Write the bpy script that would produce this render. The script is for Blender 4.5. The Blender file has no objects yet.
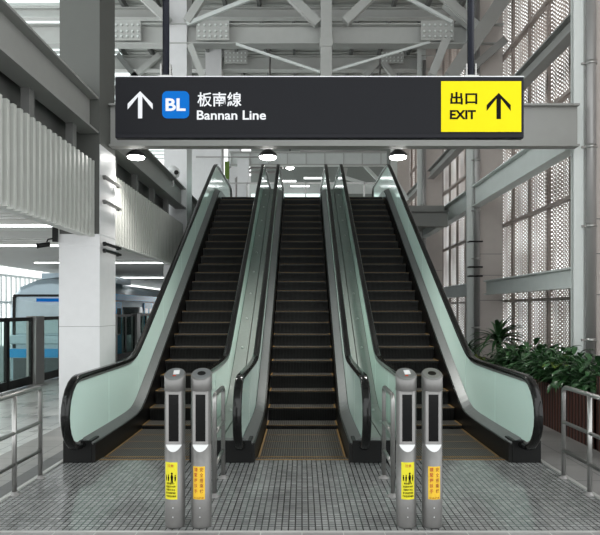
import bpy, bmesh, math, random
from mathutils import Vector, Matrix
random.seed(7)
sc = bpy.context.scene
COL = sc.collection
PI = math.pi
# ------------------------------------------------------------------ camera, world, exposure
EYE = 1.68; F = 613.0
cd = bpy.data.cameras.new('camera'); cam = bpy.data.objects.new('camera', cd); COL.objects.link(cam)
cam.location = (0, 0, EYE); cam.rotation_euler = (PI/2, 0, 0)
cd.sensor_width = 36; cd.lens = 36*F/600; cd.shift_x = -2/600; cd.shift_y = 41.5/600
cd.clip_start = .05; cd.clip_end = 300
sc.camera = cam
w = bpy.data.worlds.new('world'); sc.world = w; w.use_nodes = True
bg = w.node_tree.nodes['Background']; bg.inputs[0].default_value = (.94, .975, .975, 1); bg.inputs[1].default_value = 1.1
sc.view_settings.view_transform = 'Standard'; sc.view_settings.look = 'None'
sc.view_settings.gamma = 1; sc.view_settings.use_curve_mapping = False
sc.view_settings.exposure = 1.05

# ------------------------------------------------------------------ materials
def newmat(name):
    m = bpy.data.materials.new(name); m.use_nodes = True
    return m, m.node_tree.nodes, m.node_tree.links, m.node_tree.nodes['Principled BSDF']
def mat(name, col, rough=.5, metal=0, var=.06, scale=6, bump=0, emit=None, es=0, spec=None):
    m, N, L, b = newmat(name)
    b.inputs['Roughness'].default_value = rough; b.inputs['Metallic'].default_value = metal
    if spec is not None: b.inputs['Specular IOR Level'].default_value = spec
    tc = N.new('ShaderNodeTexCoord'); nz = N.new('ShaderNodeTexNoise'); nz.inputs['Scale'].default_value = scale
    nz.inputs['Detail'].default_value = 5
    L.new(tc.outputs['Object'], nz.inputs['Vector'])
    mx = N.new('ShaderNodeMix'); mx.data_type = 'RGBA'
    mx.inputs[6].default_value = tuple(max(0, c*(1-var)) for c in col)+(1,)
    mx.inputs[7].default_value = tuple(min(1, c*(1+var)) for c in col)+(1,)
    L.new(nz.outputs['Fac'], mx.inputs[0]); L.new(mx.outputs[2], b.inputs['Base Color'])
    if bump:
        bp = N.new('ShaderNodeBump'); bp.inputs['Strength'].default_value = bump; bp.inputs['Distance'].default_value = .01
        L.new(nz.outputs['Fac'], bp.inputs['Height']); L.new(bp.outputs[0], b.inputs['Normal'])
    if emit:
        b.inputs['Emission Color'].default_value = tuple(emit)+(1,); b.inputs['Emission Strength'].default_value = es
    return m
M = {}
M['col_white'] = mat('column_paint_white', (.66, .655, .665), .42)
M['col_grey'] = mat('column_paint_grey', (.085, .087, .08), .5)
M['beam_grey'] = mat('beam_paint_grey', (.27, .27, .258), .5)
M['beam_pale'] = mat('beam_paint_pale', (.63, .66, .645), .45)
M['truss'] = mat('truss_paint', (.42, .425, .41), .5)
M['clad'] = mat('cladding_paint', (.52, .525, .495), .35)
M['roof'] = mat('roof_deck_metal', (.42, .43, .41), .55)
M['purlin'] = mat('purlin_paint', (.16, .165, .16), .6)
M['slab'] = mat('wall_panel_grey', (.52, .475, .445), .6)
M['steel'] = mat('brushed_steel', (.36, .355, .345), .28, .85, .1, 40)
M['steel_soft'] = mat('satin_steel_paint', (.20, .195, .19), .38, .5, .08, 30)
M['steel_light'] = mat('polished_light_metal', (.66, .66, .67), .3, .5)
M['deck'] = mat('deck_metal', (.27, .29, .275), .4, .2, .08, 20)
M['deckin'] = mat('inner_deck_metal', (.24, .25, .25), .3, .5, .08, 20)
M['rubber'] = mat('black_rubber', (.004, .004, .004), .16, spec=.4)
M['black'] = mat('black_metal', (.004, .004, .004), .4, spec=.25)
M['skirt'] = mat('skirt_dark_metal', (.006, .0055, .005), .35, spec=.25)
M['darkglass'] = mat('dark_window', (.003, .003, .003), .15, spec=.2)
M['yellowline'] = mat('step_edge_yellow', (.24, .135, .035), .6)
M['pipe'] = mat('pipe_galvanised', (.30, .29, .285), .35, .4)
M['signbody'] = mat('sign_charcoal', (.006, .0062, .009), .5, spec=.18)
M['signrim'] = mat('sign_rim', (.008, .008, .012), .5, spec=.2)
M['pole'] = mat('pole_navy', (.018, .020, .030), .25)
M['yellow'] = mat('exit_yellow', (.60, .50, .002), .6, emit=(.95, .80, .0), es=.12, spec=.15)
M['badge'] = mat('badge_blue', (.0, .11, .42), .6, spec=.1, emit=(.005, .16, .60), es=.12)
M['glyph'] = mat('glyph_white', (.6, .6, .62), .5, emit=(.9, .9, .95), es=.12)
M['ink'] = mat('ink_black', (.004, .004, .004), .7, spec=.1)
M['inkred'] = mat('ink_red', (.45, .05, .02), .6)
M['inkbrown'] = mat('ink_brown_red', (.30, .05, .01), .6)
M['stickY'] = mat('sticker_lemon', (.74, .66, .02), .4, var=.1, scale=15)
M['stickO'] = mat('sticker_amber', (.80, .50, .03), .4, var=.25, scale=12)
M['white'] = mat('white_plastic', (.7, .7, .7), .4)
M['recess_shade'] = mat('recess_painted_shade', (.15, .15, .145), .6)  # shade between the fins and under the beam, put into the colour
M['soil'] = mat('soil', (.03, .022, .016), .9)
M['lamp_black'] = mat('lamp_housing', (.02, .02, .022), .4)
M['lamp'] = mat('lamp_glow', (.9, .9, .9), .4, emit=(1, .99, .95), es=14)
M['tube'] = mat('tube_glow', (.9, .9, .9), .4, emit=(.95, 1, 1), es=4)
M['redled'] = mat('red_display', (.6, .02, .03), .4, emit=(1, .05, .08), es=2)
M['train_silver'] = mat('train_silver', (.48, .60, .68), .22, .2)
M['train_blue'] = mat('train_blue', (.03, .40, .85), .25)
M['train_dark'] = mat('train_underframe', (.10, .11, .12), .5)
M['train_glass'] = mat('train_glass', (.05, .07, .08), .04)
M['shield'] = mat('windshield_glass', (.58, .72, .78), .05, .0)  # pale blue base stands in for reflections on the glass
M['track'] = mat('track_bed', (.20, .20, .19), .9)
M['joint'] = mat('threshold_metal', (.62, .62, .60), .35, .5)
M['paleceil'] = mat('slat_ceiling', (.52, .52, .50), .45)
M['moss'] = mat('moss_leaf', (.10, .17, .02), .7)
M['fin'] = mat('screen_mullion', (.32, .27, .245), .55)

def leafmat(name, c1, c2):
    m, N, L, b = newmat(name)
    tc = N.new('ShaderNodeTexCoord'); nz = N.new('ShaderNodeTexNoise'); nz.inputs['Scale'].default_value = 5
    L.new(tc.outputs['Object'], nz.inputs['Vector'])
    r = N.new('ShaderNodeValToRGB'); r.color_ramp.elements[0].position = .35; r.color_ramp.elements[1].position = .7
    r.color_ramp.elements[0].color = c1+(1,); r.color_ramp.elements[1].color = c2+(1,)
    L.new(nz.outputs['Fac'], r.inputs[0]); L.new(r.outputs[0], b.inputs['Base Color'])
    b.inputs['Roughness'].default_value = .32
    return m
M['leaf'] = leafmat('lily_leaf', (.016, .055, .018), (.055, .14, .048))
M['leafdark'] = leafmat('palm_leaf', (.022, .065, .025), (.05, .13, .045))
M['leafyellow'] = leafmat('young_leaf', (.10, .18, .02), (.22, .30, .04))

def tilemat(name, size, mortar, c1, c2, cm, rough, big=0, bump=.25):
    m, N, L, b = newmat(name)
    tc = N.new('ShaderNodeTexCoord'); br = N.new('ShaderNodeTexBrick'); br.offset = 0; br.squash = 1
    sx, sy = size
    br.inputs['Scale'].default_value = 1; br.inputs['Brick Width'].default_value = sx; br.inputs['Row Height'].default_value = sy
    br.inputs['Mortar Size'].default_value = mortar; br.inputs['Mortar Smooth'].default_value = .1; br.inputs['Bias'].default_value = 0
    br.inputs['Color1'].default_value = c1+(1,); br.inputs['Color2'].default_value = c2+(1,); br.inputs['Mortar'].default_value = cm+(1,)
    L.new(tc.outputs['Object'], br.inputs['Vector'])
    nz = N.new('ShaderNodeTexNoise'); nz.inputs['Scale'].default_value = 1.6; nz.inputs['Detail'].default_value = 6
    L.new(tc.outputs['Object'], nz.inputs['Vector'])
    mp = N.new('ShaderNodeMapRange'); mp.inputs[1].default_value = .3; mp.inputs[2].default_value = .7
    mp.inputs[3].default_value = .78; mp.inputs[4].default_value = 1.15; L.new(nz.outputs['Fac'], mp.inputs[0])
    mul = N.new('ShaderNodeMix'); mul.data_type = 'RGBA'; mul.blend_type = 'MULTIPLY'; mul.inputs[0].default_value = 1
    L.new(br.outputs['Color'], mul.inputs[6]); L.new(mp.outputs[0], mul.inputs[7]); L.new(mul.outputs[2], b.inputs['Base Color'])
    rr = N.new('ShaderNodeMapRange'); rr.inputs[3].default_value = rough*.8; rr.inputs[4].default_value = rough*1.5
    L.new(nz.outputs['Fac'], rr.inputs[0]); L.new(rr.outputs[0], b.inputs['Roughness'])
    bp = N.new('ShaderNodeBump'); bp.inputs['Strength'].default_value = bump; bp.inputs['Distance'].default_value = .002; bp.invert = True
    L.new(br.outputs['Fac'], bp.inputs['Height']); L.new(bp.outputs[0], b.inputs['Normal'])
    return m
M['mosaic'] = tilemat('mosaic_tile', (.052, .052), .0055, (.235, .238, .238), (.35, .355, .35), (.055, .055, .055), .13)
M['front_tile'] = tilemat('granite_tile', (.31, .31), .004, (.26, .25, .25), (.30, .29, .29), (.5, .5, .48), .35)
M['plat_tile'] = tilemat('platform_tile', (.6, .45), .006, (.68, .68, .665), (.75, .75, .73), (.33, .33, .33), .25)
M['band_tile'] = tilemat('band_tile', (.6, .3), .006, (.33, .32, .315), (.40, .385, .37), (.2, .2, .2), .35)
M['dark_tile'] = tilemat('dark_band_tile', (.3, .3), .004, (.15, .15, .15), (.18, .18, .18), (.1, .1, .1), .4)
M['walk_tile'] = tilemat('walkway_tile', (.6, .6), .006, (.19, .185, .18), (.23, .22, .215), (.08, .08, .08), .4)

def groovemat(name, axis, pitch, cl, cd_):
    m, N, L, b = newmat(name)
    tc = N.new('ShaderNodeTexCoord'); sp = N.new('ShaderNodeSeparateXYZ'); L.new(tc.outputs['Object'], sp.inputs[0])
    k = N.new('ShaderNodeMath'); k.operation = 'MULTIPLY'; k.inputs[1].default_value = 2*PI/pitch; L.new(sp.outputs[axis], k.inputs[0])
    s = N.new('ShaderNodeMath'); s.operation = 'SINE'; L.new(k.outputs[0], s.inputs[0])
    r = N.new('ShaderNodeMapRange'); r.inputs[1].default_value = -.4; r.inputs[2].default_value = .4; L.new(s.outputs[0], r.inputs[0])
    mx = N.new('ShaderNodeMix'); mx.data_type = 'RGBA'; mx.inputs[6].default_value = cd_+(1,); mx.inputs[7].default_value = cl+(1,)
    L.new(r.outputs[0], mx.inputs[0]); L.new(mx.outputs[2], b.inputs['Base Color'])
    b.inputs['Roughness'].default_value = .45; b.inputs['Metallic'].default_value = .2
    bp = N.new('ShaderNodeBump'); bp.inputs['Strength'].default_value = .6; bp.inputs['Distance'].default_value = .004
    L.new(s.outputs[0], bp.inputs['Height']); L.new(bp.outputs[0], b.inputs['Normal'])
    return m
M['tread'] = groovemat('step_cleats', 0, .027, (.12, .112, .10), (.003, .003, .003))
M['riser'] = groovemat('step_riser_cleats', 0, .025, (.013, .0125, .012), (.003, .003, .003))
M['wood'] = groovemat('planter_wood', 1, .09, (.12, .042, .030), (.012, .006, .005))

def glassmat(name, col, opaque, rough=.06):
    m, N, L, b = newmat(name)
    b.inputs['Base Color'].default_value = col+(1,); b.inputs['Roughness'].default_value = rough
    tr = N.new('ShaderNodeBsdfTransparent'); tr.inputs[0].default_value = (.86, .95, .92, 1)
    mx = N.new('ShaderNodeMixShader'); out = N['Material Output']
    nz = N.new('ShaderNodeTexNoise'); nz.inputs['Scale'].default_value = .8
    mp = N.new('ShaderNodeMapRange'); mp.inputs[3].default_value = opaque-.05; mp.inputs[4].default_value = opaque+.05
    L.new(nz.outputs['Fac'], mp.inputs[0]); L.new(mp.outputs[0], mx.inputs[0])
    L.new(tr.outputs[0], mx.inputs[1]); L.new(b.outputs[0], mx.inputs[2]); L.new(mx.outputs[0], out.inputs[0])
    return m
M['glass'] = glassmat('balustrade_glass', (.78, .98, .90), .95, .12)
M['gateglass'] = glassmat('gate_glass', (.5, .58, .58), .08, .03)

def translucent(name, col):
    m, N, L, b = newmat(name)
    tc = N.new('ShaderNodeTexCoord'); nz = N.new('ShaderNodeTexNoise'); nz.inputs['Scale'].default_value = 2
    L.new(tc.outputs['Object'], nz.inputs['Vector'])
    mx = N.new('ShaderNodeMix'); mx.data_type = 'RGBA'; mx.inputs[6].default_value = tuple(c*.92 for c in col)+(1,); mx.inputs[7].default_value = col+(1,)
    L.new(nz.outputs['Fac'], mx.inputs[0])
    t = N.new('ShaderNodeBsdfTranslucent'); L.new(mx.outputs[2], t.inputs[0]); L.new(mx.outputs[2], b.inputs['Base Color'])
    ms = N.new('ShaderNodeMixShader'); ms.inputs[0].default_value = .8
    L.new(b.outputs[0], ms.inputs[1]); L.new(t.outputs[0], ms.inputs[2])
    tp = N.new('ShaderNodeBsdfTransparent'); m2 = N.new('ShaderNodeMixShader'); m2.inputs[0].default_value = .35
    L.new(ms.outputs[0], m2.inputs[1]); L.new(tp.outputs[0], m2.inputs[2]); L.new(m2.outputs[0], N['Material Output'].inputs[0])
    return m
M['skylight'] = translucent('roof_polycarbonate', (.85, .93, .92))

def perfmat(name):
    m, N, L, b = newmat(name)
    tc = N.new('ShaderNodeTexCoord'); sp = N.new('ShaderNodeSeparateXYZ'); L.new(tc.outputs['Object'], sp.inputs[0])
    def sn(axis, pitch):
        k = N.new('ShaderNodeMath'); k.operation = 'MULTIPLY'; k.inputs[1].default_value = 2*PI/pitch; L.new(sp.outputs[axis], k.inputs[0])
        s = N.new('ShaderNodeMath'); s.operation = 'SINE'; L.new(k.outputs[0], s.inputs[0]); return s
    a, c = sn(1, .095), sn(2, .085)
    p = N.new('ShaderNodeMath'); p.operation = 'MULTIPLY'; L.new(a.outputs[0], p.inputs[0]); L.new(c.outputs[0], p.inputs[1])
    nz = N.new('ShaderNodeTexNoise'); nz.inputs['Scale'].default_value = 1.3; L.new(tc.outputs['Object'], nz.inputs['Vector'])
    th = N.new('ShaderNodeMapRange'); th.inputs[1].default_value = .35; th.inputs[2].default_value = .65
    th.inputs[3].default_value = .72; th.inputs[4].default_value = .36; L.new(nz.outputs['Fac'], th.inputs[0])
    g = N.new('ShaderNodeMath'); g.operation = 'GREATER_THAN'; L.new(p.outputs[0], g.inputs[0]); L.new(th.outputs[0], g.inputs[1])
    tr = N.new('ShaderNodeBsdfTransparent'); ms = N.new('ShaderNodeMixShader')
    b.inputs['Base Color'].default_value = (.48, .385, .34, 1); b.inputs['Roughness'].default_value = .5
    L.new(g.outputs[0], ms.inputs[0]); L.new(b.outputs[0], ms.inputs[1]); L.new(tr.outputs[0], ms.inputs[2])
    L.new(ms.outputs[0], N['Material Output'].inputs[0])
    return m
M['perf'] = perfmat('perforated_screen')

# ------------------------------------------------------------------ mesh builder
class MB:
    def __init__(s): s.v = []; s.f = []; s.m = []; s.sm = []
    def face(s, idx, m=0, smooth=False): s.f.append(tuple(idx)); s.m.append(m); s.sm.append(smooth)
    def add(s, vs, fs, m=0, smooth=False):
        b = len(s.v); s.v += [tuple(p) for p in vs]
        for f in fs: s.face([b+i for i in f], m, smooth)
    def box(s, x0, x1, y0, y1, z0, z1, m=0):
        vs = [(x0,y0,z0),(x1,y0,z0),(x1,y1,z0),(x0,y1,z0),(x0,y0,z1),(x1,y0,z1),(x1,y1,z1),(x0,y1,z1)]
        s.add(vs, [(0,3,2,1),(4,5,6,7),(0,1,5,4),(1,2,6,5),(2,3,7,6),(3,0,4,7)], m); return s
    def rings(s, rings, m=0, smooth=True, caps=True, close=True):
        b = len(s.v); n = len(rings[0])
        for r in rings: s.v += [tuple(p) for p in r]
        for i in range(len(rings)-1):
            for j in range(n if close else n-1):
                k = (j+1) % n
                s.face([b+i*n+j, b+i*n+k, b+(i+1)*n+k, b+(i+1)*n+j], m, smooth)
        if caps:
            s.face([b+j for j in reversed(range(n))], m); s.face([b+(len(rings)-1)*n+j for j in range(n)], m)
        return s
    def tube(s, pts, r, seg=12, m=0, caps=True):
        pts = [Vector(p) for p in pts]; rings = []
        t0 = (pts[1]-pts[0]).normalized()
        up = Vector((0,0,1)) if abs(t0.z) < .9 else Vector((0,1,0))
        n = t0.cross(up).normalized()
        for i, p in enumerate(pts):
            a = pts[max(i-1,0)]; c = pts[min(i+1,len(pts)-1)]
            t = (c-a).normalized()
            n = (n - t*n.dot(t)).normalized(); bb = t.cross(n)
            rr = r[i] if isinstance(r, (list,tuple)) else r
            rings.append([p + n*math.cos(2*PI*j/seg)*rr + bb*math.sin(2*PI*j/seg)*rr for j in range(seg)])
        return s.rings(rings, m, True, caps)
    def bar(s, a, c, wd, ht, m=0):
        a = Vector(a); c = Vector(c); t = (c-a).normalized()
        up = Vector((0,1,0)) if abs(t.y) < .9 else Vector((0,0,1))
        n = t.cross(up).normalized(); u = n.cross(t)
        rs = [[p+n*i*wd/2+u*j*ht/2 for i, j in ((-1,-1),(1,-1),(1,1),(-1,1))] for p in (a, c)]
        return s.rings(rs, m, False)
    def ibeam(s, a, c, h, wd, tf=.03, tw=.02, m=0):   # horizontal I-beam between a and c (bottom centre line)
        a = Vector(a); c = Vector(c); t = (c-a).normalized(); n = t.cross(Vector((0,0,1))).normalized(); u = Vector((0,0,1))
        sec = [(-wd/2,0),(wd/2,0),(wd/2,tf),(tw/2,tf),(tw/2,h-tf),(wd/2,h-tf),(wd/2,h),(-wd/2,h),(-wd/2,h-tf),(-tw/2,h-tf),(-tw/2,tf),(-wd/2,tf)]
        return s.rings([[p+n*x+u*z for x, z in sec] for p in (a, c)], m, False)
    def build(s, name, mats, parent=None, loc=(0,0,0)):
        me = bpy.data.meshes.new(name); me.from_pydata(s.v, [], s.f)
        for mm in (mats if isinstance(mats, (list,tuple)) else [mats]): me.materials.append(M[mm] if isinstance(mm, str) else mm)
        for p, mi, sm in zip(me.polygons, s.m, s.sm): p.material_index = mi; p.use_smooth = sm
        bm = bmesh.new(); bm.from_mesh(me); bmesh.ops.recalc_face_normals(bm, faces=bm.faces); bm.to_mesh(me); bm.free()
        me.update()
        o = bpy.data.objects.new(name, me); COL.objects.link(o); o.location = loc
        if parent: o.parent = parent
        return o
def tag(o, label=None, cat=None, group=None, kind=None):
    if label: o['label'] = label
    if cat: o['category'] = cat
    if group: o['group'] = group
    if kind: o['kind'] = kind
    return o
def thing(name, label, cat, loc=(0,0,0), group=None, rz=0):
    o = bpy.data.objects.new(name, None); COL.objects.link(o); o.location = loc; o.rotation_euler = (0,0,rz)
    return tag(o, label, cat, group)
def struct(o): o['kind'] = 'structure'; return o
def bevel(o, wd=.004, seg=2):
    b = o.modifiers.new('bevel', 'BEVEL'); b.width = wd; b.segments = seg; b.limit_method = 'ANGLE'; return o
def kids(o): return [c for c in bpy.data.objects if c.parent == o]
def copy_tree(o, parent=None):
    ch = kids(o); c = o.copy(); COL.objects.link(c); c.parent = parent
    for k in ch: copy_tree(k, c)
    return c
def XZ(px, py, Y): return ((px-302)/F*Y, EYE+(309-py)/F*Y)    # a point of the picture measured at depth Y

# ------------------------------------------------------------------ floors
struct(MB().box(-2.62, 2.62, 4.64, 6.84, -.12, 0).build('floor', 'mosaic'))
struct(MB().box(-6.1, 6.4, -3, 4.61, -.12, 0).build('entrance_floor', 'front_tile'))
struct(MB().box(-2.62, 2.62, 4.61, 4.64, -.12, .003).build('trim_1', 'joint'))
struct(MB().box(-2.85, -2.62, 4.61, 11, -.12, 0).build('floor_band', 'dark_tile'))
struct(MB().box(-3.46, -2.85, 4.61, 11, -.12, -.0).build('floor_band', 'band_tile'))
struct(MB().box(-6.1, -3.46, 4.61, 11, -.12, 0).build('platform_floor', 'plat_tile'))
struct(MB().box(-6.1, 2.7, 11, 45, -.12, 0).build('platform_floor', 'plat_tile'))
struct(MB().box(2.62, 6.4, 4.61, 45, -.12, 0).build('walkway_floor', 'walk_tile'))
struct(MB().box(-2.66, -2.62, 4.64, 6.84, -.12, .012).build('trim_2', 'joint'))
struct(MB().box(2.62, 2.66, 4.64, 8.6, -.12, .012).build('trim_3', 'joint'))
struct(MB().box(-12.5, -6.1, 6, 50, -1.4, -1.2).build('track_ground', 'track'))
struct(MB().box(-6.25, -6.1, 6, 45, -1.2, 0).build('wall_platform_edge', 'band_tile'))
# upper storey
struct(MB().box(-3.0, 4.3, 18.5, 34, 4.5, 4.8).build('upper_floor', 'beam_grey'))

# ------------------------------------------------------------------ columns (left row, right row)
def left_column(Y):
    m = MB()
    m.box(-3.56, -2.97, Y, Y+.73, 0, 11.4, 1)
    m.box(-3.565, -2.965, Y-.012, Y+.745, 0, 2.78, 0)              # white cladding round the foot
    m.box(-3.572, -2.958, Y-.018, Y+.752, 2.60, 2.66, 0)
    m.box(-2.975, -2.962, Y-.004, Y+.735, 2.78, 4.1, 0)
    m.box(-3.567, -2.963, Y-.014, Y+.747, 1.42, 1.425, 1)
    return struct(bevel(m.build('column', ['col_white', 'col_grey'] if Y < 12 else ['col_white', 'col_white']), .006))
for Y in (9.0, 15.8, 22.6, 29.4): left_column(Y)
def right_column(Y):
    m = MB()
    m.box(4.60, 5.2, Y+.1, Y+.7, 0, 11.4, 1)
    for z in (1.9, 2.55, 3.1): m.box(4.595, 5.205, Y+.09, Y+.1, z, z+.012, 2)
    struct(m.build('column', ['slab', 'slab', 'purlin']))
    m = MB(); m.box(4.24, 4.39, Y-.04, Y-.02, 0, 11.4);
    m.box(4.26, 4.58, Y+.1, Y+.12, 0, 11.4)
    struct(m.build('column_flange_panel', 'beam_pale'))
for Y in (9.6, 15.8, 22.6, 29.4): right_column(Y)
for i, Y in enumerate((9.6, 15.8, 22.6)):
    t = thing('drain_pipe', ['vertical grey drain pipe beside the pale column at the right edge of the picture',
              'vertical grey drain pipe beside the pale column behind the rosette plant',
              'vertical grey drain pipe on the furthest pale column behind the right escalator handrail'][i], 'pipe', (4.49, Y-.08, 0), 'drain pipes on the right columns')
    MB().tube([(0,0,0),(0,0,10.8)], .075, 16).build('pipe', 'pipe', t)
    for z in (1.2, 2.97, 4.2, 5.5, 7.7):
        m = MB(); m.tube([(0,0,z-.03),(0,0,z+.03)], .083, 16); m.bar((-.14,.02,z),(.1,.02,z), .03, .03); m.build('clamp', 'steel', t)

# ------------------------------------------------------------------ storey beams
def ib(name, a, c, h, wd, m='beam_grey', **k): return struct(MB().ibeam(a, c, h, wd, **k).build(name, m))
ib('cross_beam', (-2.95, 9.45, 4.17), (4.24, 9.45, 4.17), .65, .20)
for Y in (16.1, 22.9): ib('cross_beam', (2.75, Y+1.6, 4.05), (4.2, Y+1.6, 4.05), .45, .3)
def long_beam(x, z, h, y0, y1, m='beam_grey', wd=.24): return ib('longitudinal_beam', (x, y0, z), (x, y1, z), h, wd, m)
long_beam(-3.12, 4.25, .53, 1.0, 8.98, wd=.28)
long_beam(-3.12, 4.25, .53, 9.74, 15.78, wd=.28)
long_beam(-3.12, 4.25, .53, 16.55, 22.58, wd=.28)
for y0, y1 in ((10.0, 15.6), (16.2, 22.4), (23.0, 29.2)):
    long_beam(4.42, 4.27, .53, y0, y1, 'beam_pale')
    long_beam(4.70, 2.04, .36, y0, y1, 'beam_pale', .16)
    long_beam(4.70, 6.42, .32, y0, y1, 'beam_grey', .24)
# vertical stiffeners and top plate of the near left beam
m = MB()
m.box(-3.40, -3.2, 1, 8.98, 4.80, 4.98)
struct(m.build('beam_stiffener_plate', 'beam_grey'))

# ------------------------------------------------------------------ corrugated cladding left
def cladding(y0, y1, x=-3.04):
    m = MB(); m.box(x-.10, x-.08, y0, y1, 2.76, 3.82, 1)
    n = int((y1-y0)/.155)
    for k in range(n+1):
        y = y0 + k*.155
        m.box(x-.08, x, y, min(y+.06, y1), 2.74, 3.85)
    m.box(x-.13, x-.09, y0, y1, 3.80, 3.84)
    k = y0+.5
    while k < y1: m.box(x-.22, x-.12, k, k+.14, 3.85, 4.27, 1); k += 1.35  # stubs take the painted shade tone too
    m.box(x-.42, x-.38, y0, y1, 3.2, 4.9, 1)  # dark sheet added to block the bright skylight behind the gap
    return struct(m.build('wall_left', ['clad', 'recess_shade', 'beam_grey']))
cladding(1.2, 8.98); cladding(9.85, 15.7); cladding(16.6, 22.5)
# platform slat ceiling with light strips
m = MB(); m.box(-9.6, -3.2, 5, 45, 3.16, 3.2)
y = 5.0
while y < 45: m.box(-9.6, -3.2, y, y+.10, 3.05, 3.16); y += .3
m.box(-3.28, -3.16, 5, 45, 2.76, 3.2)
struct(m.build('ceiling', 'paleceil'))
for i, Y in enumerate((9.6, 12.6, 17.3, 25.4)):
    t = thing('ceiling_light', ['nearest', 'second nearest', 'second furthest', 'furthest'][i]+' long white strip light under the slatted platform ceiling', 'light', (-5.6, Y, 3.0), 'strip lights over the platform')
    MB().box(-2.0, 2.0, -.06, .06, 0, .05).build('housing', 'paleceil', t)
    MB().tube([(-1.95,0,-.02),(1.95,0,-.02)], .014, 8).build('tube', 'tube', t)
# far fence wall beyond the track
m = MB(); m.box(-12.1, -12.0, 6, 50, -1.2, .2); m.box(-12.08, -12.02, 6, 50, 1.9, 2.0); m.box(-12.08, -12.02, 6, 50, 3.0, 3.1)
y = 6
while y < 50: m.box(-12.09, -12.01, y, y+.09, .2, 3.1); y += .42
struct(m.build('wall_track_side', 'beam_pale'))

# ------------------------------------------------------------------ perforated screen wall on the right
m = MB(); X = 5.32
ys = []; y = 6.0
while y < 40: ys.append(y); y += .13
prof = [0, 0, .07, .07]
vs = []; fs = []
for i, y in enumerate(ys):
    x = X + prof[i % 4]; vs += [(x, y, 0), (x, y, 11.3)]
for i in range(len(ys)-1): fs.append((2*i, 2*i+2, 2*i+3, 2*i+1))
m.add(vs, fs); struct(m.build('wall_right', 'perf'))
m = MB(); y = 6.5
while y < 40: m.box(5.26, 5.32, y, y+.09, 0, 11.3); y += 1.1
for z in (1.85, 3.82, 5.9, 8.2): m.box(5.20, 5.32, 6, 40, z, z+.07)
struct(m.build('wall_right_mullion_frame', 'fin'))

# ------------------------------------------------------------------ roof
m = MB(); zr = 11.4
vs = []; fs = []; xs = [-6.8+.09*i for i in range(int(13.0/.09)+1)]
m.box(-6.8, 6.2, -3, 36, zr, zr+.05)
y = 6
while y < 36: m.box(-6.8, 6.2, y, y+.06, zr-.05, zr); y += .3
struct(m.build('roof', 'roof'))
m = MB()
for k in range(13): m.box(-6.7+1.06*k, -6.6+1.06*k, -3, 36, zr-.26, zr-.05)
struct(m.build('roof_purlin_slat_beam', 'purlin'))
m = MB(); m.box(-14, -6.85, -3, 40, zr, zr+.02)
struct(m.build('roof_skylight_panel', 'skylight'))
m = MB(); y = 5
while y < 40: m.box(-14, -6.85, y, y+.08, zr-.12, zr-.03); y += .9
struct(m.build('roof_rib_beam', 'truss'))
for Y in (19.2, 25.9): ib('roof_beam', (-10, Y, 10.76), (5.2, Y, 10.76), .32, .26, 'truss')
for Y, z in ((15.95, 8.52), (22.85, 10.55)):
    ib('roof_beam', (-9.5, Y, z), (5.2, Y, z), .52, .34, 'truss')
for x in (-9.64, -7.2):
    struct(MB().box(x-.1, x+.1, 21.8, 22.0, 4.8, zr-.2).build('roof_post_column', 'truss'))
def brace(px0, py0, px1, py1, Y, wd, mt='truss', Y1=None):
    a = XZ(px0, py0, Y); c = XZ(px1, py1, Y1 or Y)
    return struct(MB().bar((a[0], Y, a[1]), (c[0], Y1 or Y, c[1]), wd, wd*.8).build('roof_brace_beam', mt))
# king post and trusswork
x, z = XZ(326, 20, 15.7)
struct(bevel(MB().box(x-.14, x+.14, 15.45, 15.7, 7.3, 11.1).box(x-.17, x+.17, 15.42, 15.73, 8.3, 8.5).build('king_post_column', 'truss')))
brace(187, 24, 262, -6, 15.6, .10, 'beam_pale'); brace(345, 22, 372, -4, 15.6, .22); brace(318, 24, 288, -6, 15.6, .22)
brace(236, 44, 320, 72, 15.6, .06, 'beam_pale'); brace(430, 42, 330, 72, 15.6, .06, 'beam_pale')
brace(452, 22, 400, -6, 15.6, .08, 'beam_pale'); brace(187, 22, 205, -6, 15.6, .2); brace(169, 22, 140, -6, 15.6, .2)
brace(190, 45, 204, 80, 15.6, .16); brace(360, 80, 378, 62, 22.6, .2); brace(398, 82, 383, 62, 22.6, .2)
brace(130, 80, 160, 55, 22.6, .2); brace(140, 82, 118, 55, 22.6, .2, 'purlin'); brace(432, 75, 446, 40, 15.5, .2); brace(446, 2, 478, 30, 15.6, .26)
brace(450, 78, 515, -18, 15.1, .34, 'beam_grey'); brace(440, -4, 470, 22, 15.5, .12)
brace(38, 27, 72, -8, 21.9, .3); brace(470, 70, 505, 40, 15.5, .18, 'beam_grey')
ib('roof_beam', (-10.5, 21.9, XZ(45, 37, 21.9)[1]), (-6.0, 21.9, XZ(45, 37, 21.9)[1]), .42, .3, 'truss')
# bolted splice plates on the truss chords
def splice(px, py, Y, n=6):
    x, z = XZ(px, py, Y); m = MB(); m.box(x-.42, x+.42, Y-.06, Y-.03, z-.26, z+.24)
    for i in range(n):
        for dz in (-.17, -.04, .12):
            m.tube([(x-.35+i*.14, Y-.06, z+dz), (x-.35+i*.14, Y-.10, z+dz)], .03, 6, 1)
    return struct(m.build('beam_splice_panel', ['truss', 'beam_pale']))
for px in (125, 213, 437): splice(px, 31, 15.75)
for px in (236, 392): splice(px, 57, 22.6)
for a in ((388, 168, 408, 200), (362, 163, 384, 186), (372, 200, 384, 178), (340, 176, 384, 190)): brace(*a, 26.5, .14, 'beam_pale')
for a in ((340, 200, 346, 168), (186, 176, 206, 160), (186, 188, 206, 204)): brace(*a, 28.5, .16, 'truss')
m = MB()
for i in range(9): m.box(-2.85+.75*i, -2.82+.75*i, 24.55, 24.6, 7.46, 7.95)
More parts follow.
